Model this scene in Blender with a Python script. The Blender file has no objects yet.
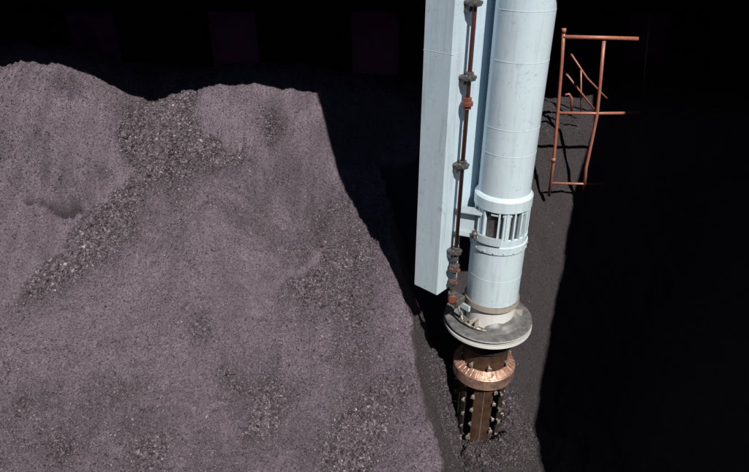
import bpy, math, random
import numpy as np
from mathutils import Vector, Matrix

random.seed(7)
RNG = np.random.default_rng(11)
scene = bpy.context.scene
C = scene.collection
rad = math.radians

# ------------------------------------------------------------------ camera
TH = rad(29.0)
FPX, IW, IH = 584.0, 749.0, 472.0
cam_d = bpy.data.cameras.new('camera')
cam = bpy.data.objects.new('camera', cam_d)
C.objects.link(cam)
cam.location = (0, 0, 0)
cam.rotation_euler = (math.pi / 2 - TH, 0, 0)
cam_d.sensor_width = 36.0
cam_d.lens = 36.0 * FPX / IW
cam_d.clip_start = 0.1
cam_d.clip_end = 500
scene.camera = cam

# ------------------------------------------------------------------ light
SUN_EL, SUN_AZ = rad(50.0), rad(19.8)          # sun stands behind the viewer, to the right
to_sun = Vector((math.cos(SUN_EL) * math.sin(SUN_AZ), -math.cos(SUN_EL) * math.cos(SUN_AZ), math.sin(SUN_EL)))
world = bpy.data.worlds.new('World')
scene.world = world
world.use_nodes = True
wn = world.node_tree.nodes
wl = world.node_tree.links
sky = wn.new('ShaderNodeTexSky')
sky.sky_type = 'NISHITA'
sky.sun_disc = False
sky.sun_elevation = SUN_EL
sky.sun_rotation = math.atan2(to_sun.x, to_sun.y)
sky.altitude = 9000
sky.air_density = 1.0
sky.dust_density = 0.0
bg = wn['Background']
bg.inputs['Strength'].default_value = 0.075
wl.new(sky.outputs[0], bg.inputs['Color'])

sun_d = bpy.data.lights.new('sun', 'SUN')
sun_d.energy = 5.0
sun_d.angle = rad(0.5)
sun_d.color = (1.0, 0.945, 0.86)
sun = bpy.data.objects.new('sun', sun_d)
C.objects.link(sun)
sun.location = to_sun * 60
sun.rotation_euler = to_sun.to_track_quat('Z', 'Y').to_euler()

scene.view_settings.view_transform = 'Standard'
scene.view_settings.look = 'None'
scene.view_settings.gamma = 1.0
scene.view_settings.exposure = 0.0

# ------------------------------------------------------------------ placement helpers
def ray(px, py):
    u = (px - IW / 2) / FPX
    v = (IH / 2 - py) / FPX
    return u, math.cos(TH) + v * math.sin(TH), -math.sin(TH) + v * math.cos(TH)

def at(px, py, Y):
    """world point seen at a photo pixel, standing at distance Y"""
    u, y, z = ray(px, py)
    t = Y / y
    return Vector((u * t, Y, z * t))

# ------------------------------------------------------------------ materials
def nmat(name):
    m = bpy.data.materials.new(name)
    m.use_nodes = True
    return m, m.node_tree.nodes, m.node_tree.links, m.node_tree.nodes['Principled BSDF']

def noise(n, l, scale, detail=5, rough=0.6, vec=None, dist=0.0):
    t = n.new('ShaderNodeTexNoise')
    t.inputs['Scale'].default_value = scale
    t.inputs['Detail'].default_value = detail
    t.inputs['Roughness'].default_value = rough
    t.inputs['Distortion'].default_value = dist
    if vec is not None:
        l.new(vec, t.inputs['Vector'])
    return t

def ramp(n, l, src, stops):
    r = n.new('ShaderNodeValToRGB')
    e = r.color_ramp.elements
    while len(e) < len(stops):
        e.new(0.5)
    for i, (p, c) in enumerate(stops):
        e[i].position = p
        e[i].color = (*c, 1) if len(c) == 3 else c
    l.new(src, r.inputs['Fac'])
    return r

def mixc(n, l, fac, a, b, mode='MIX'):
    m = n.new('ShaderNodeMix')
    m.data_type = 'RGBA'
    m.blend_type = mode
    for sock, v in ((m.inputs[0], fac), (m.inputs[6], a), (m.inputs[7], b)):
        if hasattr(v, 'links'):
            l.new(v, sock)
        elif isinstance(v, (int, float)):
            sock.default_value = v
        else:
            sock.default_value = (*v, 1)
    return m.outputs[2]

def mathn(n, l, op, a, b=None):
    m = n.new('ShaderNodeMath')
    m.operation = op
    m.use_clamp = op in ('MULTIPLY', 'ADD', 'SUBTRACT')
    for sock, v in ((m.inputs[0], a), (m.inputs[1], b)):
        if v is None:
            continue
        if hasattr(v, 'links'):
            l.new(v, sock)
        else:
            sock.default_value = v
    return m.outputs[0]

def wpos(n):
    return n.new('ShaderNodeNewGeometry').outputs['Position']

def bump(n, l, bsdf, src, strength, dist):
    b = n.new('ShaderNodeBump')
    b.inputs['Strength'].default_value = strength
    b.inputs['Distance'].default_value = dist
    l.new(src, b.inputs['Height'])
    l.new(b.outputs[0], bsdf.inputs['Normal'])
    return b

def coal_material():
    m, n, l, b = nmat('coal')
    p = wpos(n)
    n1 = noise(n, l, 0.8, 7, 0.62, p, 0.6)
    n2 = noise(n, l, 27, 7, 0.85, p)
    n3 = noise(n, l, 90, 3, 0.7, p)
    dust = ramp(n, l, n1.outputs[0], [(0.28, (0.180, 0.146, 0.182)), (0.72, (0.270, 0.222, 0.270))])
    grain = ramp(n, l, n2.outputs[0], [(0.36, (0.12, 0.115, 0.12)), (0.47, (0.74, 0.74, 0.74)), (0.56, (1.08, 1.08, 1.08)), (0.70, (2.0, 1.98, 2.0))])
    c = mixc(n, l, 1.0, dust.outputs[0], grain.outputs[0], 'MULTIPLY')
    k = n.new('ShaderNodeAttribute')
    k.attribute_name = 'coarse_shade'
    kr = ramp(n, l, k.outputs['Fac'], [(0.0, (1.22, 1.21, 1.21)), (0.12, (1.04, 1.04, 1.04)), (0.35, (0.80, 0.80, 0.80)), (1.0, (0.13, 0.127, 0.135))])  # coarse ground darkened, with the shade between lumps painted into its colour
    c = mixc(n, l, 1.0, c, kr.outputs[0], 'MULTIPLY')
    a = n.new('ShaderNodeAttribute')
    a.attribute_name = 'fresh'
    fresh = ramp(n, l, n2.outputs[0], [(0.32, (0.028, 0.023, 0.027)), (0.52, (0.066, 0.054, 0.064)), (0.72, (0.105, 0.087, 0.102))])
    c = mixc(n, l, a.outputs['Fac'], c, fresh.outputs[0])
    l.new(c, b.inputs['Base Color'])
    b.inputs['Roughness'].default_value = 0.62
    b.inputs['IOR'].default_value = 1.55
    h = mathn(n, l, 'ADD', mathn(n, l, 'MULTIPLY', n2.outputs[0], 0.6), mathn(n, l, 'MULTIPLY', n3.outputs[0], 0.35))
    bump(n, l, b, h, 1.0, 0.08)
    return m

def lump_material():
    m, n, l, b = nmat('coal_lump')
    a = n.new('ShaderNodeAttribute')
    a.attribute_name = 'tone'
    r = ramp(n, l, a.outputs['Fac'], [(0.0, (0.025, 0.021, 0.025)), (0.35, (0.10, 0.081, 0.099)), (0.75, (0.20, 0.165, 0.198)), (1.0, (0.40, 0.345, 0.39))])
    n2 = noise(n, l, 60, 3, 0.6, wpos(n))
    l.new(mixc(n, l, 0.35, r.outputs[0], n2.outputs[1], 'SOFT_LIGHT'), b.inputs['Base Color'])
    b.inputs['Roughness'].default_value = 0.58
    b.inputs['IOR'].default_value = 1.5
    return m

def paint_material(name, base, dirt_amount=0.3, rough=0.42, streak=True, dust=0.0):
    """pale marine paint with rust specks, grime runs and some coal dust on upward faces"""
    m, n, l, b = nmat(name)
    p = wpos(n)
    big = noise(n, l, 1.6, 4, 0.6, p)
    c0 = ramp(n, l, big.outputs[0], [(0.3, tuple(x * 0.93 for x in base)), (0.7, base)])
    mp = n.new('ShaderNodeMapping')
    mp.inputs['Scale'].default_value = (7, 7, 0.5)
    l.new(p, mp.inputs['Vector'])
    run = noise(n, l, 2.2, 5, 0.62, mp.outputs[0])
    runm = ramp(n, l, run.outputs[0], [(0.52, (0, 0, 0)), (0.80, (1, 1, 1))])
    c = mixc(n, l, mathn(n, l, 'MULTIPLY', runm.outputs[0], dirt_amount), c0.outputs[0], (0.20, 0.19, 0.19))
    sp = noise(n, l, 17, 6, 0.7, p)
    spm = ramp(n, l, sp.outputs[0], [(0.64, (0, 0, 0)), (0.70, (1, 1, 1))])
    c = mixc(n, l, mathn(n, l, 'MULTIPLY', spm.outputs[0], 0.6), c, (0.17, 0.085, 0.05))
    sc = noise(n, l, 4.5, 8, 0.78, p, 1.2)
    scm = ramp(n, l, sc.outputs[0], [(0.58, (0, 0, 0)), (0.66, (1, 1, 1))])
    c = mixc(n, l, mathn(n, l, 'MULTIPLY', scm.outputs[0], dirt_amount), c, (0.23, 0.22, 0.225))
    if dust > 0:
        g = n.new('ShaderNodeNewGeometry')
        sx = n.new('ShaderNodeSeparateXYZ')
        l.new(g.outputs['Normal'], sx.inputs[0])
        up = ramp(n, l, sx.outputs[2], [(0.25, (0, 0, 0)), (0.8, (1, 1, 1))])
        dn = noise(n, l, 7, 6, 0.7, p)
        dm = ramp(n, l, dn.outputs[0], [(0.3, (0.75, 0.75, 0.75)), (0.7, (1, 1, 1))])
        f = mathn(n, l, 'MULTIPLY', mathn(n, l, 'MULTIPLY', up.outputs[0], dm.outputs[0]), dust)
        c = mixc(n, l, f, c, (0.048, 0.041, 0.044))
    l.new(c, b.inputs['Base Color'])
    b.inputs['Roughness'].default_value = rough
    fine = noise(n, l, 9, 4, 0.55, p)
    bump(n, l, b, fine.outputs[0], 0.12, 0.02)
    return m

def metal_material(name, c_lo, c_hi, metallic, r_lo, r_hi, scale=10, dirt=None, dirt_pos=(0.55, 0.7), bmp=0.15):
    m, n, l, b = nmat(name)
    p = wpos(n)
    a = noise(n, l, scale, 6, 0.65, p)
    c = ramp(n, l, a.outputs[0], [(0.3, c_lo), (0.7, c_hi)]).outputs[0]
    if dirt:
        d = noise(n, l, scale * 0.55, 6, 0.7, p, 0.4)
        dm = ramp(n, l, d.outputs[0], [(dirt_pos[0], (0, 0, 0)), (dirt_pos[1], (1, 1, 1))])
        c = mixc(n, l, dm.outputs[0], c, dirt)
        inv = mathn(n, l, 'SUBTRACT', 1.0, dm.outputs[0])
        l.new(mathn(n, l, 'MULTIPLY', inv, metallic), b.inputs['Metallic'])
    else:
        b.inputs['Metallic'].default_value = metallic
    l.new(c, b.inputs['Base Color'])
    rr = ramp(n, l, a.outputs[0], [(0.3, (r_lo,) * 3), (0.7, (r_hi,) * 3)])
    l.new(rr.outputs[0], b.inputs['Roughness'])
    bump(n, l, b, a.outputs[0], bmp, 0.02)
    return m

M = {}
M['coal'] = coal_material()
M['lump'] = lump_material()
M['paint'] = paint_material('pale_blue_paint', (0.60, 0.745, 0.85), 0.40)
M['tube_paint'] = paint_material('pale_tube_paint', (0.65, 0.785, 0.875), 0.32, 0.36)
M['collar_paint'] = paint_material('collar_paint', (0.56, 0.67, 0.74), 0.5, 0.5, dust=0.5)
M['dusty_plate'] = paint_material('dusty_plate_paint', (0.62, 0.66, 0.68), 0.35, 0.6, dust=0.97)
M['white_rim'] = paint_material('white_rim_paint', (0.80, 0.81, 0.81), 0.2, 0.45, dust=0.5)
M['tan_paint'] = paint_material('dust_stained_paint', (0.42, 0.38, 0.34), 0.7, 0.6, dust=0.7)
M['red_pipe'] = metal_material('red_oxide_pipe', (0.16, 0.045, 0.035), (0.24, 0.075, 0.055), 0.0, 0.45, 0.6, 14, (0.07, 0.05, 0.045), (0.6, 0.7))
M['rail'] = metal_material('pink_red_rail_paint', (0.33, 0.115, 0.075), (0.43, 0.165, 0.115), 0.0, 0.3, 0.45, 16, (0.13, 0.07, 0.055), (0.62, 0.7))
M['steel'] = metal_material('dirty_steel', (0.10, 0.095, 0.095), (0.22, 0.205, 0.20), 0.55, 0.4, 0.6, 18, (0.05, 0.042, 0.04), (0.45, 0.65))
M['black_steel'] = metal_material('coal_black_steel', (0.02, 0.019, 0.022), (0.045, 0.042, 0.045), 0.3, 0.5, 0.7, 12)
M['copper'] = metal_material('worn_copper', (0.72, 0.43, 0.32), (0.88, 0.62, 0.50), 0.85, 0.30, 0.48, 8, (0.14, 0.07, 0.05), (0.48, 0.66), 0.18)
M['bronze'] = metal_material('polished_brown_steel', (0.10, 0.055, 0.038), (0.21, 0.12, 0.08), 0.7, 0.40, 0.58, 6, (0.035, 0.027, 0.025), (0.48, 0.64), 0.1)
M['shade_blade'] = metal_material('shade_dark_blade_steel', (0.025, 0.018, 0.017), (0.075, 0.04, 0.032), 0.2, 0.6, 0.8, 7, (0.02, 0.018, 0.019), (0.45, 0.6), 0.3)  # darker twin of the blade steel, shade painted into its colour
M['tooth'] = metal_material('bare_tooth_steel', (0.36, 0.32, 0.28), (0.62, 0.57, 0.52), 0.6, 0.4, 0.55, 30, (0.05, 0.042, 0.04), (0.44, 0.58))
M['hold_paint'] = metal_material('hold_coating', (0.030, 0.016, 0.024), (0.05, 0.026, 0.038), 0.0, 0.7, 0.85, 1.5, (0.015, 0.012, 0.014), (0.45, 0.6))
M['panel_paint'] = metal_material('maroon_panel_coating', (0.70, 0.14, 0.38), (0.78, 0.17, 0.45), 0.0, 0.7, 0.85, 1.2, (0.05, 0.018, 0.035), (0.55, 0.7))
M['deck'] = metal_material('deck_paint', (0.10, 0.035, 0.03), (0.14, 0.05, 0.04), 0.0, 0.6, 0.8, 2, (0.05, 0.04, 0.04), (0.5, 0.65))

# ------------------------------------------------------------------ mesh helpers
class MB:
    """collects vertices and faces, in world coordinates"""
    def __init__(s):
        s.v, s.f, s.sm = [], [], []

    def add(s, vs, fs, smooth=False):
        o = len(s.v)
        s.v += [Vector(p) for p in vs]
        s.f += [[i + o for i in f] for f in fs]
        s.sm += [smooth] * len(fs)
        return s

    def box(s, c, size, rz=0.0, bev=0.0, mat=None):
        x, y, z = (d / 2 for d in size)
        if mat is None:
            mat = Matrix.Rotation(rz, 3, 'Z')
        if bev <= 0:
            vs = [(i * x, j * y, k * z) for i in (-1, 1) for j in (-1, 1) for k in (-1, 1)]
            fs = [[0, 1, 3, 2], [4, 6, 7, 5], [0, 4, 5, 1], [2, 3, 7, 6], [0, 2, 6, 4], [1, 5, 7, 3]]
        else:
            vs, idx = [], {}
            for i in (-1, 1):
                for j in (-1, 1):
                    for k in (-1, 1):
                        for ax in range(3):
                            q = [i * (x - bev), j * (y - bev), k * (z - bev)]
                            q[ax] = (i, j, k)[ax] * (x, y, z)[ax]
                            idx[i, j, k, ax] = len(vs)
                            vs.append(q)
            fs = []
            for ax in range(3):
                a, b_ = [q for q in range(3) if q != ax]
                for sg in (-1, 1):
                    f = []
                    for (p, q) in ((-1, -1), (1, -1), (1, 1), (-1, 1)):
                        key = [0, 0, 0]
                        key[ax], key[a], key[b_] = sg, p, q
                        f.append(idx[(*key, ax)])
                    fs.append(f)
                for p in (-1, 1):
                    for q in (-1, 1):
                        k1, k2 = [0, 0, 0], [0, 0, 0]
                        k1[ax], k2[ax] = -1, 1
                        k1[a] = k2[a] = p
                        k1[b_] = k2[b_] = q
                        fs.append([idx[(*k1, a)], idx[(*k2, a)], idx[(*k2, b_)], idx[(*k1, b_)]])
            for i in (-1, 1):
                for j in (-1, 1):
                    for k in (-1, 1):
                        fs.append([idx[i, j, k, 0], idx[i, j, k, 1], idx[i, j, k, 2]])
        c = Vector(c)
        return s.add([mat @ Vector(p) + c for p in vs], fs)

    def tube(s, pts, r, n=10, caps=True):
        pts = [Vector(p) for p in pts]
        vs, fs = [], []
        up = None
        for i, p in enumerate(pts):
            d = (pts[min(i + 1, len(pts) - 1)] - pts[max(i - 1, 0)]).normalized()
            if up is None:
                up = Vector((0, 0, 1)) if abs(d.z) < 0.9 else Vector((1, 0, 0))
            a = d.cross(up).normalized()
            up = a.cross(d).normalized()
            rr = r[i] if isinstance(r, (list, tuple)) else r
            for k in range(n):
                th = 2 * math.pi * k / n
                vs.append(p + (a * math.cos(th) + up * math.sin(th)) * rr)
        for i in range(len(pts) - 1):
            for k in range(n):
                k2 = (k + 1) % n
                fs.append([i * n + k, i * n + k2, (i + 1) * n + k2, (i + 1) * n + k])
        s.add(vs, fs, True)
        if caps:
            o = len(s.v) - len(vs)
            s.f += [[o + k for k in range(n)][::-1], [o + (len(pts) - 1) * n + k for k in range(n)]]
            s.sm += [False, False]
        return s

    def lathe(s, prof, c=(0, 0), n=64, a0=0.0, a1=None, closed=False):
        """prof: (radius, z) pairs; flat shading between profile rings comes from split rings"""
        full = a1 is None
        if full:
            a1 = a0 + 2 * math.pi
        m = n if full else n + 1
        for j in range(len(prof) - (0 if closed else 1)):
            (r0, z0), (r1, z1) = prof[j], prof[(j + 1) % len(prof)]
            vs, fs = [], []
            for i in range(m):
                th = a0 + (a1 - a0) * i / n
                vs.append((c[0] + r0 * math.cos(th), c[1] + r0 * math.sin(th), z0))
                vs.append((c[0] + r1 * math.cos(th), c[1] + r1 * math.sin(th), z1))
            for i in range(n):
                i2 = (i + 1) % m
                fs.append([2 * i, 2 * i2, 2 * i2 + 1, 2 * i + 1])
            s.add(vs, fs, True)
        if not full and closed:
            for th, fl in ((a0, 0), (a1, 1)):
                vs = [(c[0] + r * math.cos(th), c[1] + r * math.sin(th), z) for r, z in prof]
                f = list(range(len(prof)))
                s.add(vs, [f if fl else f[::-1]])
        return s

    def build(s, name, mat, parent=None, label=None):
        lo = Vector([min(p[i] for p in s.v) for i in range(3)])
        hi = Vector([max(p[i] for p in s.v) for i in range(3)])
        c = (lo + hi) / 2
        me = bpy.data.meshes.new(name)
        me.from_pydata([p - c for p in s.v], [], s.f)
        me.polygons.foreach_set('use_smooth', s.sm)
        me.materials.append(mat)
        me.update()
        o = bpy.data.objects.new(name, me)
        C.objects.link(o)
        place(o, c, parent)
        if label:
            o['label'] = label
        return o

WORLD = {}
def place(o, c, parent=None):
    WORLD[o.name] = Vector(c)
    if parent is not None:
        o.parent = parent
        o.location = Vector(c) - WORLD[parent.name]
    else:
        o.location = c

def thing(name, loc, label, cat, group=None):
    o = bpy.data.objects.new(name, None)
    C.objects.link(o)
    o.empty_display_size = 0.2
    place(o, loc)
    return tag(o, label, cat, group)

def tag(o, label=None, cat=None, group=None, kind=None):
    for k, v in (('label', label), ('category', cat), ('group', group), ('kind', kind)):
        if v:
            o[k] = v
    return o

def around(src, centre, ang, parent, dz=0.0):
    """a copy of a piece turned by ang about a vertical axis (shared mesh)"""
    c = src.copy()
    C.objects.link(c)
    R = Matrix.Rotation(ang, 3, 'Z')
    w = WORLD[src.name] - Vector((centre[0], centre[1], 0))
    w = R @ w + Vector((centre[0], centre[1], dz))
    c.rotation_euler = (0, 0, src.rotation_euler.z + ang)
    place(c, w, parent)
    return c

# ------------------------------------------------------------------ smooth random fields
def vnoise(x, y, seed):
    r = np.random.default_rng(seed).random((256, 256))
    xi, yi = np.floor(x).astype(int), np.floor(y).astype(int)
    fx, fy = x - xi, y - yi
    fx, fy = fx * fx * (3 - 2 * fx), fy * fy * (3 - 2 * fy)
    a, b = r[xi % 256, yi % 256], r[(xi + 1) % 256, yi % 256]
    c, d = r[xi % 256, (yi + 1) % 256], r[(xi + 1) % 256, (yi + 1) % 256]
    return (a * (1 - fx) + b * fx) * (1 - fy) + (c * (1 - fx) + d * fx) * fy - 0.5

def fbm(x, y, seed, octs=4, gain=0.5):
    out, a, f = 0, 1.0, 1.0
    for i in range(octs):
        out = out + a * vnoise(x * f + 37.1 * i, y * f + 11.7 * i, seed + i)
        a *= gain
        f *= 2.03
    return out

def segdist(x, y, p, q):
    px, py = p
    dx, dy = q[0] - px, q[1] - py
    t = ((x - px) * dx + (y - py) * dy) / (dx * dx + dy * dy)
    tc = np.clip(t, 0, 1)
    d = np.hypot(x - px - tc * dx, y - py - tc * dy)
    side = (x - px) * dy - (y - py) * dx
    return d, np.sign(side), t

# ------------------------------------------------------------------ the coal in the hold
CTRL = [  # photo column, photo row, distance
    (0, 472, 6.2), (0, 400, 7.4), (0, 305, 9.3), (0, 200, 11.2), (0, 130, 12.8), (0, 65, 14.5),
    (60, 130, 13.1), (75, 68, 14.6), (105, 190, 12.3), (110, 84, 14.9), (150, 97, 15.35), (150, 140, 13.7),
    (150, 250, 10.6), (150, 350, 8.5), (200, 472, 6.3), (240, 88, 15.1), (240, 130, 14.1), (240, 200, 12.3),
    (316, 472, 6.3), (316, 360, 8.35), (316, 250, 10.75), (316, 92, 15.2), (345, 190, 12.95), (400, 290, 9.55),
    (437, 440, 7.1), (430, 380, 8.0), (330, 140, 14.2), (190, 92, 15.2)]
pts = [tuple(at(*c)) for c in CTRL]
pts += [(-14, 5, -8.0), (-15, 10, -6.3), (-16, 16, -3.4), (-8, 20, -4.6), (0, 20, -5.2), (-14, 24, -5.4), (0, 25, -5.9),
        (2.5, 8, -7.4), (3, 13, -5.6), (3.5, 15.5, -4.4), (8, 15.5, -4.2), (9, 25, -5.6), (8, 8, -6.5), (0, 3, -8.6), (8, 2, -8.6), (-8, 2, -8.8)]
PT = np.array(pts)
def tps(r2):
    return np.where(r2 > 1e-9, r2 * np.log(np.maximum(r2, 1e-9)), 0.0)
N = len(PT)
A = np.zeros((N + 3, N + 3))
A[:N, :N] = tps((PT[:, None, 0] - PT[None, :, 0]) ** 2 + (PT[:, None, 1] - PT[None, :, 1]) ** 2) + np.eye(N) * 0.05
A[:N, N] = 1
A[:N, N + 1:] = PT[:, :2]
A[N:, :N] = A[:N, N:].T
W = np.linalg.solve(A, np.concatenate([PT[:, 2], np.zeros(3)]))

def pile(x, y):
    out = W[N] + W[N + 1] * x + W[N + 2] * y
    for i in range(N):
        out = out + W[i] * tps((x - PT[i, 0]) ** 2 + (y - PT[i, 1]) ** 2)
    return out

def gp(px, py):
    """where the line of sight of a photo pixel meets the pile"""
    u, yy, z = ray(px, py)
    t = np.linspace(6, 24, 1500)
    d = z * t - pile(u * t, yy * t)
    i = int(np.argmax(d < 0))
    return np.array((u * t[i], yy * t[i]))

FOOT = [gp(128, 160), gp(97, 190), gp(50, 240), gp(-37, 330)]         # foot of the raked bank on the left
LIP = [gp(316, 245), gp(265, 290), gp(222, 336)]                      # lip of a slide in the middle
NOTCH = [gp(30, 204), gp(76, 203)]
SPUR = [gp(228, 165), gp(215, 240), gp(205, 335)]                     # a rounded spur left of the slide
TROUGH = [gp(262, 130), gp(283, 190), gp(298, 245)]
BOWL = gp(222, 124)
HUMP = gp(238, 96)
DIP = gp(146, 104)
PIT = (2.19, 9.0)

def height(x, y, detail=True):
    P = pile(x, y)
    # coarse relief and slides running down the slope
    P = P + 0.16 * fbm(x * 0.55, y * 0.45, 3, 3) + 0.22 * fbm(x * 0.9, y * 0.5, 13, 2) * np.clip((15.2 - y) / 2, 0, 1)
    rake = fbm(x * 3.2 + 0.5 * fbm(x, y, 8, 2), y * 0.5, 21, 4, 0.65)
    bank = np.clip((15.0 - y) / 1.2, 0.25, 1) * np.clip((y - 8.5 - 0.30 * (x + 12)) / 1.5, 0, 1) * np.clip((-2.4 - x) / 1.5, 0, 1)
    P = P + rake * (0.09 + 0.22 * bank)
    for a, b in zip(FOOT[:-1], FOOT[1:]):
        d, s, t = segdist(x, y, a, b)
        P = P - 0.30 * np.exp(-(d / 0.30) ** 2) * (0.8 + 0.4 * fbm(x, y, 5, 2))
    for a, b in zip(LIP[:-1], LIP[1:]):
        d, s, t = segdist(x, y, a, b)
        w = np.clip(t, 0, 1) * np.clip(1 - t, 0, 1) * 4
        P = P + np.where(s > 0, 0.06, -0.10) * np.exp(-(d / 0.30) ** 2)
    for a, b in zip(SPUR[:-1], SPUR[1:]):
        d, s, t = segdist(x, y, a, b)
        P = P + 0.36 * np.exp(-(d / 0.6) ** 2)
    for a, b in zip(TROUGH[:-1], TROUGH[1:]):
        d, s, t = segdist(x, y, a, b)
        P = P - 0.40 * np.exp(-(d / 0.7) ** 2)
    P = P + 0.34 * np.exp(-((x - HUMP[0]) / 1.1) ** 2 - ((y - HUMP[1]) / 1.0) ** 2) - 0.30 * np.exp(-((x - DIP[0]) / 0.8) ** 2 - ((y - DIP[1]) / 0.9) ** 2)
    P = P - 0.35 * np.exp(-((x - BOWL[0]) / 0.75) ** 2 - ((y - BOWL[1]) / 0.8) ** 2)
    d, s, t = segdist(x + 0.08 * fbm(x * 3, y * 3, 31, 2), y + 0.16 * fbm(x * 2.6, y * 2.6, 33, 3), *NOTCH)
    w = 0.07 + 0.10 * np.clip(t, 0, 1)
    notch = np.clip(1.3 - d / w, 0, 1)
    P = P - 0.30 * notch
    # the pit cut by the unloader: steep wall on the left, long bank behind and on the right
    wob = 0.16 * fbm(x * 1.3, y * 1.1, 44, 4)
    left = 2.6 * (1.82 - x + wob + 0.10 * fbm(x * 3, y * 3, 45, 3))
    back = 0.95 * (y - 9.3 + 1.2 * wob) + 0.8 * np.maximum(0, y - 13.35 + 2.5 * wob)
    right = 1.1 * (x - 5.2)
    front = 1.1 * (7.2 - y)
    r = np.hypot(x - PIT[0], y - PIT[1])
    Q = -9.9 + np.maximum.reduce([left, back, right, front, 0.0 * x]) + 0.10 * fbm(x * 1.5, y * 1.5, 51, 4)
    Q = Q + 0.09 * fbm(x * 4, y * 4, 52, 4) + np.exp(-((r - 0.80) / 0.33) ** 2) * (0.30 + 0.5 * fbm(x * 2.3, y * 2.3, 58, 3)) + 0.25 * np.exp(-(r / 0.5) ** 2)
    h = np.minimum(P, Q)
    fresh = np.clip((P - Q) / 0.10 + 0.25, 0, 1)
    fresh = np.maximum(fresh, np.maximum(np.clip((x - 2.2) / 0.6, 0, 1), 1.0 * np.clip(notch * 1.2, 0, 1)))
    if detail:
        g = fbm(x * 7, y * 7, 61, 4, 0.6)
        h = h + g * np.where(fresh > 0.5, 0.05, 0.075 - 0.03 * np.clip(y - 13.5, 0, 1)) + 0.16 * np.maximum(0, fbm(x * 2.2, y * 2.2, 71, 4) - 0.12) + 0.09 * fbm(x * 3.3, y * 2.6, 75, 3)
    return h, fresh

def axis(lo, a, b, hi, step):
    mid = np.arange(a, b, step)
    def grow(start, end, sgn):
        out, p, s = [], start, step
        while (end - p) * sgn > s:
            s *= 1.22
            p += sgn * s
            out.append(p)
        out[-1] = end
        return out
    return np.array(grow(a, lo, -1)[::-1] + list(mid) + grow(b, hi, 1))

gx = axis(-15.8, -10.2, 7.2, 11.8, 0.042)
gy = axis(-5.8, 5.6, 16.6, 23.9, 0.042)
X, Y = np.meshgrid(gx, gy, indexing='ij')
H, FR = height(X, Y)
nx, ny = X.shape
co = np.stack([X, Y, H], -1).reshape(-1, 3).astype(np.float32)
ii = (np.arange(nx - 1)[:, None] * ny + np.arange(ny - 1)[None, :]).reshape(-1)
quads = np.stack([ii, ii + ny, ii + ny + 1, ii + 1], -1).astype(np.int32)
def np_mesh(name, co, faces, mat, smooth):
    k = faces.shape[1]
    me = bpy.data.meshes.new(name)
    me.vertices.add(len(co))
    me.vertices.foreach_set('co', np.ascontiguousarray(co, dtype=np.float32).reshape(-1))
    me.loops.add(faces.size)
    me.loops.foreach_set('vertex_index', np.ascontiguousarray(faces, dtype=np.int32).reshape(-1))
    me.polygons.add(len(faces))
    me.polygons.foreach_set('loop_start', np.arange(0, faces.size, k, dtype=np.int32))
    me.polygons.foreach_set('use_smooth', np.full(len(faces), smooth))
    me.materials.append(mat)
    me.update(calc_edges=True)
    o = bpy.data.objects.new(name, me)
    C.objects.link(o)
    return o
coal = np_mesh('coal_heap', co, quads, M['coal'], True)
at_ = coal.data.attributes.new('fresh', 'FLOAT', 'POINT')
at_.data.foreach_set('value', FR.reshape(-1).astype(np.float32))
tag(coal, 'dusty purple grey coal heap filling the hold, dug out round the unloader', None, None, 'structure')

# ---- loose lumps on the coal
BLOBS = [  # photo column, row, radius in photo px, weight
    (165, 118, 22, 3.0), (150, 150, 24, 3.4), (130, 175, 20, 2.4), (185, 140, 20, 2.6), (215, 150, 20, 2.2), (150, 110, 16, 2.4),
    (108, 205, 18, 3.2), (90, 228, 18, 3.0), (72, 250, 18, 3.0), (52, 268, 18, 2.6), (30, 288, 18, 2.2), (120, 225, 16, 1.6),
    (105, 250, 16, 1.2), (270, 120, 14, 1.2), (280, 165, 18, 0.8), (330, 255, 30, 1.1), (335, 200, 22, 0.7), (365, 270, 24, 0.9),
    (300, 285, 26, 1.0), (350, 330, 40, 0.8), (370, 420, 28, 1.9), (350, 455, 28, 2.0), (395, 385, 22, 1.5), (262, 425, 18, 1.7),
    (270, 400, 18, 1.3), (150, 455, 16, 1.6), (60, 448, 16, 1.1), (225, 375, 14, 1.0), (205, 345, 16, 1.0), (245, 385, 18, 1.0),
    (20, 420, 20, 0.7), (25, 90, 12, 0.5), (70, 88, 12, 1.2), (180, 100, 16, 1.4), (235, 96, 12, 0.9)]
PALE = [(200, 215, 14, .5), (212, 250, 14, .5), (216, 290, 14, .5), (218, 320, 10, .4), (245, 270, 20, .25), (250, 300, 16, .3), (225, 118, 20, .35), (205, 105, 14, .3),  # pale dust streaks, with light on the relief painted into the tone
        (90, 120, 18, .3), (40, 110, 16, .25), (110, 150, 14, .3), (20, 250, 20, .3), (320, 110, 12, .2), (70, 330, 30, .15), (180, 380, 24, .2), (300, 350, 24, .15)]
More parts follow.
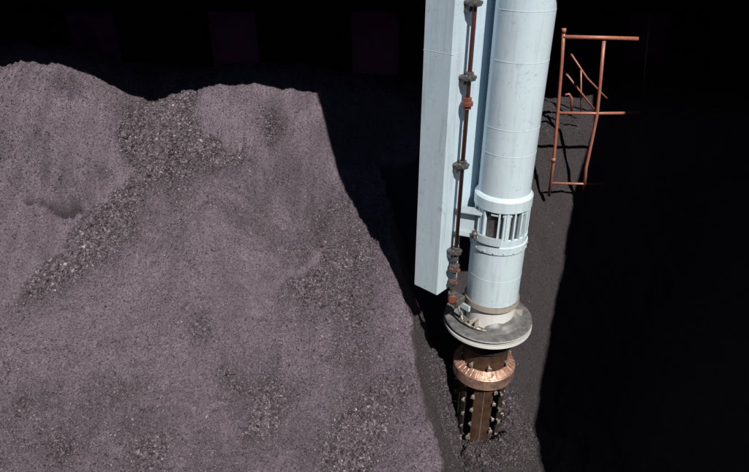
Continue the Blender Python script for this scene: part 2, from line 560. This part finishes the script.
def density(x, y):
    out = 0.17 + 0.36 * np.clip(fbm(x * 1.1, y * 0.9, 81, 4) + 0.18, 0, 1)
    for px, py, r, w in BLOBS:
        c = gp(px, py)
        e = gp(px, py - r * 0.6)
        sx = r * np.hypot(c[0], c[1]) / FPX * 1.15
        sy = max(0.25, (e[1] - c[1]) * 1.7)
        out = out + w * 0.34 * np.exp(-((x - c[0]) / sx) ** 2 - ((y - c[1]) / sy) ** 2) * (0.55 + 0.9 * np.clip(fbm(x * 3, y * 3, 91, 3) + 0.5, 0, 1))
    for px, py, r, w in PALE:
        c = gp(px, py)
        sx = r * np.hypot(c[0], c[1]) / FPX * 1.15
        sy = max(0.3, (gp(px, py - r * 0.6)[1] - c[1]) * 1.9)
        out = out * (1 - min(0.8, 2.0 * w) * np.exp(-((x - c[0]) / sx) ** 2 - ((y - c[1]) / sy) ** 2))
    out = out + 0.9 * np.exp(-((np.hypot(x - PIT[0], y - PIT[1]) - 0.85) / 0.35) ** 2)
    for a, b in zip(FOOT[:-1], FOOT[1:]):
        d, s, t = segdist(x, y, a, b)
        out = out * (1 - 0.92 * np.exp(-(d / 0.20) ** 2))
    for a, b in zip(LIP[:-1], LIP[1:]):
        d, s, t = segdist(x, y, a, b)
        out = out * (1 - 0.75 * np.exp(-(d / 0.12) ** 2))
    return out
SLOPE_SHADE = [(300, 150, 42, .30), (325, 215, 30, .32), (290, 110, 24, .25), (18, 140, 18, .22), (72, 78, 9, .55), (66, 95, 7, .5), (180, 240, 26, .16),  # slope shading painted in as darker ground tone
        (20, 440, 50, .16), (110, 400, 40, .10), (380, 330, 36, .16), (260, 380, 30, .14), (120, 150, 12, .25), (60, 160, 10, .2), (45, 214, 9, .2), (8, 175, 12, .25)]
KO = (density(X, Y) - 0.36) / 0.75  # dense lump bands get the painted gap shade
for px, py, r, w in SLOPE_SHADE:
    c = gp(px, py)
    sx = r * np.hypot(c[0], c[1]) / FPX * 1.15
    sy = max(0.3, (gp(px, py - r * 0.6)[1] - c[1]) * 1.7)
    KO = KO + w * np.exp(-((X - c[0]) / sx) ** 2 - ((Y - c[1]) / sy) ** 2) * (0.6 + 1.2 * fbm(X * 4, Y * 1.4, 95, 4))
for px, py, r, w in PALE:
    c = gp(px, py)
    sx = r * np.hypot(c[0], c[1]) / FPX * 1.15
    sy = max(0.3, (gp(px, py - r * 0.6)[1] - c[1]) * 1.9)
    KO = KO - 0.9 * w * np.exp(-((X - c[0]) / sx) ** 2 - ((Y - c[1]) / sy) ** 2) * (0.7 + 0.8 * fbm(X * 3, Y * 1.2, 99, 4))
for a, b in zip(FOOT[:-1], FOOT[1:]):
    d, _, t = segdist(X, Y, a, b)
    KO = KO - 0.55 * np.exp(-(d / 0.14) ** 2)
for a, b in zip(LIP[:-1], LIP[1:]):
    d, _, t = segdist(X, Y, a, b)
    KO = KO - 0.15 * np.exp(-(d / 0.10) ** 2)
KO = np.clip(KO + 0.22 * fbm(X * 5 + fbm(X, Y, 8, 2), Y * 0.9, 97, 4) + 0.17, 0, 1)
at_ = coal.data.attributes.new('coarse_shade', 'FLOAT', 'POINT')
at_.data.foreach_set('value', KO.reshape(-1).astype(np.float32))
NC = 2400000
cx = RNG.uniform(-11.4, 5.8, NC)
cy = RNG.uniform(5.7, 16.2, NC)
keep = np.abs(cx) < (cy * 0.64 + 2.3)
cx, cy = cx[keep], cy[keep]
dn = density(cx, cy)
keep = RNG.random(len(cx)) < dn * 0.40 * np.clip(1.25 - 0.045 * (cy - 6), 0.6, 1.2)
cx, cy, dn = cx[keep], cy[keep], dn[keep]
hh, fr = height(cx, cy)
keep = (fr < 0.5) | (RNG.random(len(cx)) < 0.45)
cx, cy, hh, dn, fr = cx[keep], cy[keep], hh[keep], dn[keep], fr[keep]
NL = len(cx)
band = np.clip((dn - 0.35) / 0.5, 0, 1)
size = (0.0085 + 0.0085 * band) * (1 + 0.55 * RNG.pareto(3.4, NL)) * RNG.uniform(0.75, 1.25, NL)
size = np.clip(size * (0.75 + 0.025 * cy), 0.007, 0.020 + 0.028 * band)
octa = np.array([(1, 0, 0), (-1, 0, 0), (0, 1, 0), (0, -1, 0), (0, 0, 1), (0, 0, -1)], float)
ofac = np.array([(0, 2, 4), (2, 1, 4), (1, 3, 4), (3, 0, 4), (2, 0, 5), (1, 2, 5), (3, 1, 5), (0, 3, 5)])
V = octa[None] * (0.8 + 0.45 * RNG.random((NL, 6, 1))) + RNG.normal(0, 0.17, (NL, 6, 3))
V = V * (0.7 + 0.6 * RNG.random((NL, 1, 3)))
q = RNG.normal(size=(NL, 4))
q /= np.linalg.norm(q, axis=1, keepdims=True)
w, x_, y_, z_ = q.T
R = np.stack([np.stack([1 - 2 * (y_ ** 2 + z_ ** 2), 2 * (x_ * y_ - w * z_), 2 * (x_ * z_ + w * y_)], -1),
              np.stack([2 * (x_ * y_ + w * z_), 1 - 2 * (x_ ** 2 + z_ ** 2), 2 * (y_ * z_ - w * x_)], -1),
              np.stack([2 * (x_ * z_ - w * y_), 2 * (y_ * z_ + w * x_), 1 - 2 * (x_ ** 2 + y_ ** 2)], -1)], 1)
V = np.einsum('nij,nkj->nki', R, V) * size[:, None, None]
V += np.stack([cx, cy, hh + size * 0.35], -1)[:, None, :]
F = ofac[None] + (np.arange(NL) * 6)[:, None, None]
lumps = np_mesh('coal_lumps', V.reshape(-1, 3), F.reshape(-1, 3), M['lump'], False)
tone = np.clip(RNG.beta(1.4, 2.9, NL) + np.where(RNG.random(NL) < 0.02, 0.5, 0), 0, 1)
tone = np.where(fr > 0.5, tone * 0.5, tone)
at_ = lumps.data.attributes.new('tone', 'FLOAT', 'POINT')
at_.data.foreach_set('value', np.repeat(tone, 6).astype(np.float32))
tag(lumps, 'loose coal lumps and crumbs scattered over the dusty heap', 'coal lumps', None, 'stuff')
print('lumps', NL, 'terrain quads', len(quads))

# ------------------------------------------------------------------ the ship round the hold
XL, XR, YF, YB, ZF = -16.0, 12.0, -6.0, 24.0, -13.5
HX0, HX1, HY0, HY1 = -10.6, 6.62, -1.25, 12.43
SK = 0.06                                          # the right-hand coaming runs slightly outwards
def hx1(y):
    return HX1 + SK * (y - 1.0)     # hatch opening
DT, DB, CT = -0.30, -0.60, 1.0                     # deck top, coaming lower lip, coaming top
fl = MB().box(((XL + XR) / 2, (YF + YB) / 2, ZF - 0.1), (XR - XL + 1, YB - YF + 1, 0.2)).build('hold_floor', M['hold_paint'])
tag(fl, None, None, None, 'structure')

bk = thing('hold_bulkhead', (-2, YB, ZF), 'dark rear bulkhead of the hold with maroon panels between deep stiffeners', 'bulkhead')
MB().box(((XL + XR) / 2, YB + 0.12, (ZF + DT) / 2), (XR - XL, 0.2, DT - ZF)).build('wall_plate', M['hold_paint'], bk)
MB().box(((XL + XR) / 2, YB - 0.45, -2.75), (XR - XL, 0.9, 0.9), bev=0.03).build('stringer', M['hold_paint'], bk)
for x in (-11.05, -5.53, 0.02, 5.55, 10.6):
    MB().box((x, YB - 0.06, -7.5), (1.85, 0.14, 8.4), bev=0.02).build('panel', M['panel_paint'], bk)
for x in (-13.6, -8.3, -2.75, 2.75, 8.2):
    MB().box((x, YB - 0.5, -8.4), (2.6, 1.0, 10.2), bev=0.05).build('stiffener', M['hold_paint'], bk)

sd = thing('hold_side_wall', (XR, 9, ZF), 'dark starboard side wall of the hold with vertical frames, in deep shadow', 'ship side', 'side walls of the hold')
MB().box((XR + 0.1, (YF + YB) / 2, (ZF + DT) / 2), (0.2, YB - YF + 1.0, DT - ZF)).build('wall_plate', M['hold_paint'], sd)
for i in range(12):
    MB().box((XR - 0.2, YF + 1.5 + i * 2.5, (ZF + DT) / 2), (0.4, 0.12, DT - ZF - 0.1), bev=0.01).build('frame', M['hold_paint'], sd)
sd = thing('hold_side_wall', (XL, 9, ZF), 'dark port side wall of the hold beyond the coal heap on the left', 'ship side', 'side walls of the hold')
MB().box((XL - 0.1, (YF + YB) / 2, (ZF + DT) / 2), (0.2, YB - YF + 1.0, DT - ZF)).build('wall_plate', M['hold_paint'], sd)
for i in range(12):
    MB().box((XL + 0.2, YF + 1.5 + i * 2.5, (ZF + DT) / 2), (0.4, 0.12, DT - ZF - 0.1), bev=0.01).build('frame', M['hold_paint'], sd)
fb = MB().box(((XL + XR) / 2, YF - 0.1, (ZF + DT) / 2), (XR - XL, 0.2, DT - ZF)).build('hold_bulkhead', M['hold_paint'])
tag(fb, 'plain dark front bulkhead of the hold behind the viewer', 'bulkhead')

dk = MB()
def slab(mb, q4, z0, z1):
    """a flat plate from four plan corners"""
    vs = [(x, y, z) for z in (z0, z1) for x, y in q4]
    return mb.add(vs, [[3, 2, 1, 0], [4, 5, 6, 7], [0, 1, 5, 4], [1, 2, 6, 5], [2, 3, 7, 6], [3, 0, 4, 7]])
ya, yb = HY0 - 0.06, HY1 + 0.06
xa, xb = hx1(ya) + 0.06, hx1(yb) + 0.06
for q4 in ([(XL - 4, yb), (XR + 4, yb), (XR + 4, YB + 6), (XL - 4, YB + 6)], [(XL - 4, YF - 6), (XR + 4, YF - 6), (XR + 4, ya), (XL - 4, ya)],
           [(XL - 4, ya), (HX0 - 0.06, ya), (HX0 - 0.06, yb), (XL - 4, yb)], [(xa, ya), (XR + 4, ya), (XR + 4, yb), (xb, yb)]):
    slab(dk, q4, DT - 0.01, DT + 0.05)
tag(dk.build('ship_deck', M['deck']), None, None, None, 'structure')
cm = thing('hatch_coaming', (HX0, HY0, DT), 'red oxide steel coaming standing round the open cargo hatch', 'hatch coaming')
t_ = 0.12
for q4 in ([(HX0 - t_, HY1), (hx1(HY1) + t_, HY1), (hx1(HY1) + t_, HY1 + t_), (HX0 - t_, HY1 + t_)],
           [(HX0 - t_, HY0 - t_), (hx1(HY0) + t_, HY0 - t_), (hx1(HY0) + t_, HY0), (HX0 - t_, HY0)],
           [(HX0 - t_, HY0), (HX0, HY0), (HX0, HY1), (HX0 - t_, HY1)],
           [(hx1(HY0), HY0), (hx1(HY0) + t_, HY0), (hx1(HY1) + t_, HY1), (hx1(HY1), HY1)]):
    slab(MB(), q4, DB, CT).build('coaming_plate', M['deck'], cm)

# ------------------------------------------------------------------ screw unloader arm
PX, PY = PIT
AX = (PX, PY)
un = thing('screw_unloader', (PX, PY, -9.9), 'pale blue vertical screw unloader arm with copper cutting head, dug into the coal', 'ship unloader')
TOPZ = 9.0
def zrow(py, Yd):
    return at(374, py, Yd).z

# casing tube: upper length and wider lower sleeve
RU, RL = 0.435, 0.475
Z_COL_T, Z_COL_B = zrow(205, PY - 0.5), zrow(256, PY - 0.5)
Z_TUBE_B = zrow(313, PY - RL)
tube = MB().lathe([(RU, TOPZ), (RU, Z_COL_T - 0.05)], AX, 96).build('casing_tube', M['tube_paint'], un)
for row in (12, 64, 132, 158):
    z = zrow(row, PY - RU)
    MB().lathe([(RU - 0.005, z + 0.008), (RU + 0.0025, z + 0.004), (RU + 0.0025, z - 0.004), (RU - 0.005, z - 0.008)], AX, 96).build('weld_seam', M['tube_paint'], tube)
sl = MB().lathe([(RU, Z_COL_B + 0.12), (RL, Z_COL_B + 0.10), (RL, Z_TUBE_B - 0.01)], AX, 96).build('casing_sleeve', M['tube_paint'], un)
z = zrow(283, PY - RL)
MB().lathe([(RL - 0.005, z + 0.008), (RL + 0.0025, z + 0.004), (RL + 0.0025, z - 0.004), (RL - 0.005, z - 0.008)], AX, 96).build('weld_seam', M['tube_paint'], sl)

# collar: two rings with upright bars between, and the arm that holds it to the beam
RO = 0.488
zt0, zt1 = Z_COL_T + 0.03, zrow(214.5, PY - RO)
zb0, zb1 = zrow(242, PY - RO), Z_COL_B
ring = MB().lathe([(RU - 0.01, zt0 + 0.05), (RO - 0.03, zt0 + 0.02), (RO, zt0 - 0.02), (RO, zt1), (RU - 0.01, zt1)], AX, 96).build('collar_ring', M['tube_paint'], un)
low = MB().lathe([(RU - 0.01, zb0), (RO - 0.01, zb0), (RO - 0.01, (zb0 + zb1) / 2), (RO + 0.008, (zb0 + zb1) / 2), (RO + 0.008, zb1), (RL, zb1 - 0.02)], AX, 96).build('collar_ring', M['tube_paint'], un)
core = MB().lathe([(0.40, zt1 + 0.01), (0.40, zb0 - 0.01)], AX, 96).build('collar_core', M['steel'], un)  # dark steel stands in for the shade inside the collar gaps
zc, hb = (zt1 + zb0) / 2, zt1 - zb0 - 0.01
bar0 = MB().box((PX, PY - RO + 0.045, zc), (0.034, 0.07, hb), bev=0.005).build('collar_bar', M['tube_paint'], un)
a0 = -rad(62)
NB = 22
for k in range(1, NB):
    if k % 4 == 0:
        continue
    around(bar0, AX, k * 2 * math.pi / NB, un)
wide0 = MB().box((PX, PY - RO + 0.055, zc), (0.115, 0.06, hb), bev=0.006).build('collar_post', M['tube_paint'], un)
for k in range(1, 6):
    around(wide0, AX, k * math.pi / 3 + 0.02, un)
wide0.rotation_euler.z = 0.02
tie0 = MB().box((PX, PY - RO + 0.04, zt1 - 0.06), (0.16, 0.03, 0.035), rz=0, bev=0.006).build('collar_tie', M['collar_paint'], un)
for k in range(1, 11):
    around(tie0, AX, k * 2 * math.pi / 11 + 0.14, un)
bolt0 = MB().tube([(PX, PY - RO - 0.022, zb1 + 0.035), (PX, PY - RO + 0.03, zb1 + 0.035)], 0.013, 6).build('bolt', M['collar_paint'], low)
for k in range(1, 18):
    around(bolt0, AX, k * 2 * math.pi / 18, low)

# rectangular beam standing corner-on to the viewer
bc = Vector((1.116, 8.6))
dl = Vector((-0.735, 0.678))
dr = Vector((dl.y, -dl.x))
WLf, WRf = 0.53, 0.60
ZB = -5.985
q = [bc, bc + dr * WRf, bc + dr * WRf + dl * WLf, bc + dl * WLf]
cen = (q[0] + q[2]) / 2
ang = math.atan2(dr.y, dr.x)
beam = MB().box((cen.x, cen.y, (ZB + TOPZ) / 2), (WRf, WLf, TOPZ - ZB), rz=ang, bev=0.012).build('box_beam', M['paint'], un)
MB().box((cen.x, cen.y, ZB - 0.008), (WRf - 0.05, WLf - 0.05, 0.03), rz=ang).build('end_plate', M['steel'], beam)
for row in (52,):
    z = zrow(row, 8.8)
    MB().box((cen.x, cen.y, z), (WRf + 0.003, WLf + 0.003, 0.010), rz=ang, bev=0.002).build('weld_seam', M['paint'], beam)
wb = bc + dr * (WRf + 0.33) + dl * 0.06
ZW = zrow(232, 9.0)
MB().box((wb.x, wb.y, (ZW + TOPZ) / 2), (0.655, 0.10, TOPZ - ZW), rz=ang, bev=0.01).build('web_plate', M['paint'], un)
MB().box((PX + 0.52, PY + 1.75, (TOPZ - 6.0) / 2), (0.68, 0.36, TOPZ + 6.0), rz=-0.1, bev=0.02).build('shadow_beam', M['paint'], un)  # added beam hidden behind the tube, closes the arm's shadow
nr = Vector((dr.y, -dr.x))          # outward normal of the sunlit right face
nl = -dr                            # outward normal of the left face
def onface(s, off, z):
    """point on the right face: s metres from the near corner, off metres out"""
    p = bc + dr * s + nr * off
    return Vector((p.x, p.y, z))

# shaft running down the sunlit face, with bearings and couplings
SOFF, SS = 0.13, 0.29
Zs_low = zrow(252, 8.7)
shaft = MB().tube([onface(SS, SOFF, TOPZ), onface(SS, SOFF, Zs_low)], 0.034, 14).build('drive_shaft', M['red_pipe'], un)
def rotm(v):
    return Matrix.Rotation(ang, 3, 'Z')
for row in (3, 78, 166, 252):
    z = zrow(row, 8.7)
    brk = MB().box(onface(SS, 0.10, z), (0.19, 0.21, 0.04), rz=ang, bev=0.006)
    brk.box(onface(SS, 0.006, z - 0.05), (0.16, 0.016, 0.16), rz=ang, bev=0.004)
    brk.box(onface(SS - 0.06, 0.05, z - 0.07), (0.02, 0.09, 0.12), rz=ang)
    brk.box(onface(SS + 0.06, 0.05, z - 0.07), (0.02, 0.09, 0.12), rz=ang)
    b_ = brk.build('shaft_bracket', M['steel'], un)
    MB().lathe([(0.034, z + 0.085), (0.062, z + 0.08), (0.062, z + 0.03), (0.10, z + 0.028), (0.10, z - 0.035), (0.06, z - 0.05), (0.034, z - 0.055)],
               onface(SS, SOFF, z).xy, 20).build('bearing', M['steel'], b_)
    for sx in (-0.062, 0.062):
        MB().lathe([(0.0, z + 0.045), (0.016, z + 0.04), (0.016, z + 0.018)], onface(SS + sx, 0.12, z).xy, 6).build('bolt', M['tooth'], b_)
z = zrow(104, 8.7)
MB().lathe([(0.034, z + 0.095), (0.062, z + 0.09), (0.062, z + 0.03), (0.088, z + 0.025), (0.088, z - 0.03), (0.062, z - 0.035), (0.062, z - 0.085), (0.034, z - 0.09)],
           onface(SS, SOFF, z).xy, 20).build('coupling', M['red_pipe'], shaft)

# universal-joint chain hanging below the last bearing
jx = onface(SS, SOFF, 0)
jz0, jz1 = Zs_low - 0.06, zrow(306, 8.6)
jt = MB().lathe([(0.0, jz0), (0.06, jz0 - 0.01), (0.06, jz0 - 0.12), (0.035, jz0 - 0.13), (0.035, jz0 - 0.20), (0.085, jz0 - 0.21), (0.085, jz0 - 0.33), (0.045, jz0 - 0.36),
                 (0.045, jz0 - 0.50), (0.07, jz0 - 0.51), (0.07, jz0 - 0.60), (0.03, jz0 - 0.62), (0.03, jz1 + 0.22), (0.08, jz1 + 0.21), (0.085, jz1 + 0.05), (0.05, jz1)], jx.xy, 18).build('joint_shaft', M['steel'], un)
for dz, s in ((0.27, 0.13), (0.55, 0.10)):
    MB().box((jx.x, jx.y, jz0 - dz), (s * 1.7, s * 0.6, 0.05), rz=ang, bev=0.008).box((jx.x, jx.y, jz0 - dz - 0.03), (s * 0.6, s * 1.7, 0.05), rz=ang, bev=0.008).build('yoke', M['red_pipe'], jt)
MB().tube([(jx.x, jx.y - 0.11, jz1 + 0.12), (jx.x, jx.y + 0.11, jz1 + 0.12)], 0.075, 14).build('gear_hub', M['red_pipe'], jt)
MB().box((jx.x + 0.10, jx.y + 0.05, jz1 + 0.02), (0.26, 0.20, 0.14), rz=ang, bev=0.02).build('gear_case', M['steel'], jt)

# collar arm to the beam: two plates with a pin
arm = MB()
pa, pb = onface(0.46, 0.02, 0), Vector((PX - 0.47, PY - 0.18, 0))
for zz in (zt1 - 0.10, zb0 - 0.02):
    d = (pb - pa)
    arm.box(((pa + pb) / 2 + Vector((0, 0, zz))), (d.length + 0.22, 0.20, 0.045), rz=math.atan2(d.y, d.x), bev=0.006)
arm.box(((pa + pb) / 2 + Vector((0, 0.02, (zt1 + zb0) / 2 - 0.06))), ((pb - pa).length * 0.9, 0.03, zt1 - zb0 - 0.10), rz=math.atan2((pb - pa).y, (pb - pa).x))
zz = zb0 - 0.02
MB().lathe([(RO - 0.005, zz + 0.07), (RO + 0.035, zz + 0.065), (RO + 0.035, zz - 0.065), (RO - 0.005, zz - 0.07)], AX, 24, rad(165), rad(262), closed=True).build('clamp_band', M['collar_paint'], un)
armo = arm.build('collar_arm', M['collar_paint'], un)
MB().tube([(pb.x - 0.02, pb.y - 0.12, zb0 - 0.02), (pb.x - 0.02, pb.y - 0.12, zb0 + 0.10)], 0.05, 12).tube([(pb.x - 0.02, pb.y - 0.20, zb0 + 0.0), (pb.x - 0.02, pb.y - 0.02, zb0 + 0.0)], 0.028, 10).build('pin', M['steel'], armo)

# bottom flange, neck and dusty round plate
zf = Z_TUBE_B
MB().lathe([(RL - 0.02, zf + 0.11), (RL + 0.03, zf + 0.10), (RL + 0.03, zf), (RL - 0.05, zf - 0.01)], AX, 96).build('bottom_flange', M['tan_paint'], un)
ZD = zrow(342, PY - 0.82)
MB().lathe([(0.455, zf - 0.005), (0.455, ZD)], AX, 64).build('neck', M['white_rim'], un)
DX = (PX - 0.03, PY)
disc = MB().lathe([(0.36, ZD + 0.004), (0.79, ZD), (0.82, ZD - 0.012), (0.82, ZD - 0.035), (0.36, ZD - 0.036)], DX, 96).build('dust_plate', M['dusty_plate'], un)
MB().lathe([(0.40, ZD - 0.105), (0.82, ZD - 0.105), (0.83, ZD - 0.112), (0.83, ZD - 0.160), (0.815, ZD - 0.165), (0.40, ZD - 0.165)], DX, 96).build('rim_plate', M['white_rim'], un)
MB().lathe([(0.62, ZD - 0.03), (0.62, ZD - 0.11)], DX, 64).build('spacer_ring', M['black_steel'], un)
g0 = MB().box((PX, PY - 0.52, ZD + 0.09), (0.025, 0.16, 0.15), bev=0.004).build('gusset', M['tan_paint'], disc)
for k in (1, 4, 5):
    around(g0, AX, k * math.pi / 3 + 0.4, disc)
g0.rotation_euler.z = -0.85
place(g0, Vector((PX, PY, ZD + 0.085)) + Matrix.Rotation(-0.85, 3, 'Z') @ Vector((0, -0.52, 0)), disc)
# coal dust banked on the plate against the neck
vs, fs, na, nr_ = [], [], 56, 8
for i in range(na + 1):
    a = rad(-112 + 150 * i / na)
    e = math.sin(math.pi * i / na) ** 0.5
    for j in range(nr_ + 1):
        f = j / nr_
        r = 0.45 + 0.24 * f * (0.75 + 0.35 * float(vnoise(np.array([i * 0.09]), np.array([3.0]), 6)[0]))
        hgt = 0.15 * e * (1 - f) ** 1.1 * (1 + 0.7 * float(vnoise(np.array([i * 0.12]), np.array([j * 0.35]), 9)[0])) + 0.006 * (1 - f)
        vs.append((PX + r * math.cos(a), PY + r * math.sin(a), ZD + 0.001 + hgt - (0.004 if j == nr_ else 0)))
for i in range(na):
    for j in range(nr_):
        q0 = i * (nr_ + 1) + j
        fs.append([q0, q0 + 1, q0 + nr_ + 2, q0 + nr_ + 1])
MB().add(vs, fs, True).build('dust_crust', M['dusty_plate'], disc)
# curved pipe and lever lying on the plate at its left
MB().tube([(jx.x + 0.06, jx.y + 0.02, jz1 + 0.1), (PX - 0.62, PY - 0.25, ZD + 0.26), (PX - 0.56, PY - 0.33, ZD + 0.10), (PX - 0.40, PY - 0.46, ZD + 0.05), (PX - 0.16, PY - 0.56, ZD + 0.04)], 0.024, 8).build('grease_pipe', M['tooth'], un)
MB().box((PX - 0.55, PY - 0.22, ZD + 0.36), (0.05, 0.30, 0.12), rz=0.7, bev=0.01).box((PX - 0.60, PY - 0.1, ZD + 0.22), (0.08, 0.2, 0.26), rz=0.7, bev=0.01).build('lever', M['collar_paint'], un)

# drum and copper cone below the plate
z_ct = zrow(372, PY - 0.45)
z_cb = zrow(381, PY - 0.60)
z_rb = zrow(390.5, PY - 0.60)
MB().lathe([(0.50, ZD - 0.16), (0.50, ZD - 0.60), (0.445, ZD - 0.66)], AX, 64).build('drum', M['black_steel'], un)  # upper drum black: shade under the plate put into its colour
MB().lathe([(0.44, ZD - 0.64), (0.44, z_ct)], AX, 64).build('drum', M['bronze'], un)
cone = MB().lathe([(0.44, z_ct - 0.002), (0.455, z_ct), (0.60, z_cb), (0.61, z_cb - 0.012), (0.605, z_rb), (0.56, z_rb - 0.012), (0.30, z_rb - 0.012)], AX, 96).build('cutter_cone', M['copper'], un)
slope = math.atan2(z_ct - z_cb, 0.145)
NS = 36
def cone_pad():
    a = 2 * math.pi / NS * 0.36
    vs = []
    for r, zz in ((0.462, z_ct - 0.002), (0.592, z_cb + 0.004)):
        for s in (-1, 1):
            for up in (0.0, 0.014):
                vs.append((PX + r * math.sin(a * s), PY - r * math.cos(a * s), zz + up))
    return MB().add(vs, [[1, 3, 7, 5], [0, 4, 6, 2], [0, 1, 5, 4], [2, 6, 7, 3], [0, 2, 3, 1], [4, 5, 7, 6]])
pad0 = cone_pad().build('wear_pad', M['copper'], cone)
for k in range(1, NS):
    around(pad0, AX, k * 2 * math.pi / NS, cone)
# teeth on the drum
def tooth(r, z, s=1.0):
    t = MB()
    t.box((PX, PY - r - 0.035 * s, z), (0.05 * s, 0.09 * s, 0.05 * s), bev=0.006)
    t.box((PX, PY - r - 0.075 * s, z - 0.035 * s), (0.10 * s, 0.04 * s, 0.09 * s), bev=0.008)
    return t
t0 = tooth(0.44, z_ct + 0.13, 0.8).build('tooth', M['tooth'], un)
for k in range(1, 8):
    around(t0, AX, k * math.pi / 4 + 0.06, un)

# feeder rotor: upright curved blades with teeth on their edges
RZ0, RZ1 = z_rb - 0.02, -10.4
MB().lathe([(0.24, RZ0), (0.24, RZ1)], AX, 32).build('rotor_core', M['black_steel'], un)
NBL, RB = 5, 0.46
half = rad(24)
for k in range(NBL):
    a = -math.pi / 2 - rad(4) + k * 2 * math.pi / NBL
    bl = MB().lathe([(RB, RZ0), (RB, RZ1), (RB - 0.03, RZ1), (RB - 0.03, RZ0)], AX, 10, a - half, a + half, closed=True).build('feeder_blade', M['bronze'] if k == 0 else M['shade_blade'], un, 'polished brown blade' if k == 0 else 'blade with shade in its dark colour')
    sm = MB().box((PX + (RB + 0.004) * math.cos(a), PY + (RB + 0.004) * math.sin(a), (RZ0 + RZ1) / 2), (0.012, 0.014, RZ0 - RZ1), rz=a, bev=0.003).build('blade_seam', M['copper'] if k == 0 else M['shade_blade'], bl)
    for e in (-1, 1):
        for j in range(5):
            zz = RZ0 - 0.12 - j * 0.36 - (0.17 if e < 0 else 0) - 0.07 * (k % 2)
            tt = around(t0, AX, a + math.pi / 2 + e * (half + 0.02), bl)
            p = WORLD[tt.name]
            dv = Vector((p.x - PX, p.y - PY, 0)).normalized()
            place(tt, Vector((PX, PY, zz + random.uniform(-.05, .05))) + dv * (RB + random.uniform(0.02, 0.06)), bl)
            sc_ = random.uniform(0.6, 1.15)
            tt.scale = (sc_, sc_, sc_)
            tt.rotation_euler.x += random.uniform(-.3, .3)
            tt.rotation_euler.z += random.uniform(-.35, .35)
    MB().box((PX + 0.33 * math.cos(a), PY + 0.33 * math.sin(a), (RZ0 + RZ1) / 2), (0.19, 0.03, RZ0 - RZ1), rz=a).build('rib', M['black_steel'], bl)

# box added high on the arm, above the frame, to widen its shadow
hs = MB().box((PX + 1.25, PY + 0.75, 3.3), (1.7, 2.7, 8.0), bev=0.05).build('shadow_box', M['paint'], un)
for zz in (0.4, 2.0, 3.6, 5.2, 6.6):
    MB().box((PX + 1.25, PY + 0.75, zz), (1.78, 2.78, 0.08), bev=0.01).build('shadow_box_rib', M['paint'], hs)

# ------------------------------------------------------------------ rail frame standing on the bank
RY = 13.0
rl = thing('guard_railing', at(549, 195, RY), 'pinkish red pipe railing with three rails on the coal bank behind the pale tube', 'railing')
r_ = 0.038
def rpt(px, py):
    return at(px, py, RY)
MB().tube([rpt(564, 29), rpt(562, 60), rpt(558, 110), rpt(554, 158), rpt(549, 196)], [r_, r_, r_, r_, r_], 12).build('post', M['rail'], rl)
MB().tube([rpt(604, 41), rpt(600, 85), rpt(597, 115), rpt(592, 140), rpt(586, 168), rpt(584, 190)], r_, 12).build('post', M['rail'], rl)
sp = MB().tube([at(650, 14, 15.2), at(645, 70, 15.2), at(641, 118, 15.2)], 0.022, 8).build('steel_pole', M['steel'])
tag(sp, 'thin dark upright pole in shadow to the right of the red railing', 'pole')
MB().tube([rpt(563, 37), rpt(605, 38), rpt(638, 39)], r_ * 1.15, 12).build('rail', M['rail'], rl)
MB().tube([rpt(559, 113), rpt(598, 113.5), rpt(640, 113)], r_ * 0.9, 12).build('rail', M['rail'], rl)
MB().tube([rpt(551, 183), rpt(585, 184), rpt(602, 184)], r_ * 0.75, 12).build('rail', M['rail'], rl)
k_ = rpt(553.5, 160)
MB().tube([k_ + Vector((0, 0, 0.05)), k_ - Vector((0, 0, 0.05))], 0.05, 12).build('sleeve', M['rail'], rl)
MB().tube([rpt(564, 28.5), rpt(563.7, 33)], 0.05, 12).build('post_cap', M['rail'], rl)

# ------------------------------------------------------------------ inclined ladder farther back
LY = 14.0
ld = thing('stair_handrail', at(580, 112, LY), 'thin pink sloping handrails with stanchion and bent hoop, seen through the thicker red railing', 'handrail')
def lpt(px, py, dy=0.0):
    return at(px, py, LY + dy)
MB().tube([lpt(571, 54, .3), lpt(587, 78, .3), lpt(609, 101, .3)], 0.022, 8).build('handrail', M['rail'], ld)
MB().tube([lpt(564, 71, -.3), lpt(579, 90, -.3), lpt(594, 109, -.3)], 0.022, 8).build('handrail', M['rail'], ld)
MB().tube([lpt(581, 70, .3), lpt(581, 112, .3)], 0.022, 8).build('stanchion', M['rail'], ld)
MB().tube([lpt(565, 95, -.3), lpt(569, 94, -.3), lpt(571.5, 98, -.3), lpt(571.5, 111, -.3)], 0.028, 8).build('hoop', M['rail'], ld)
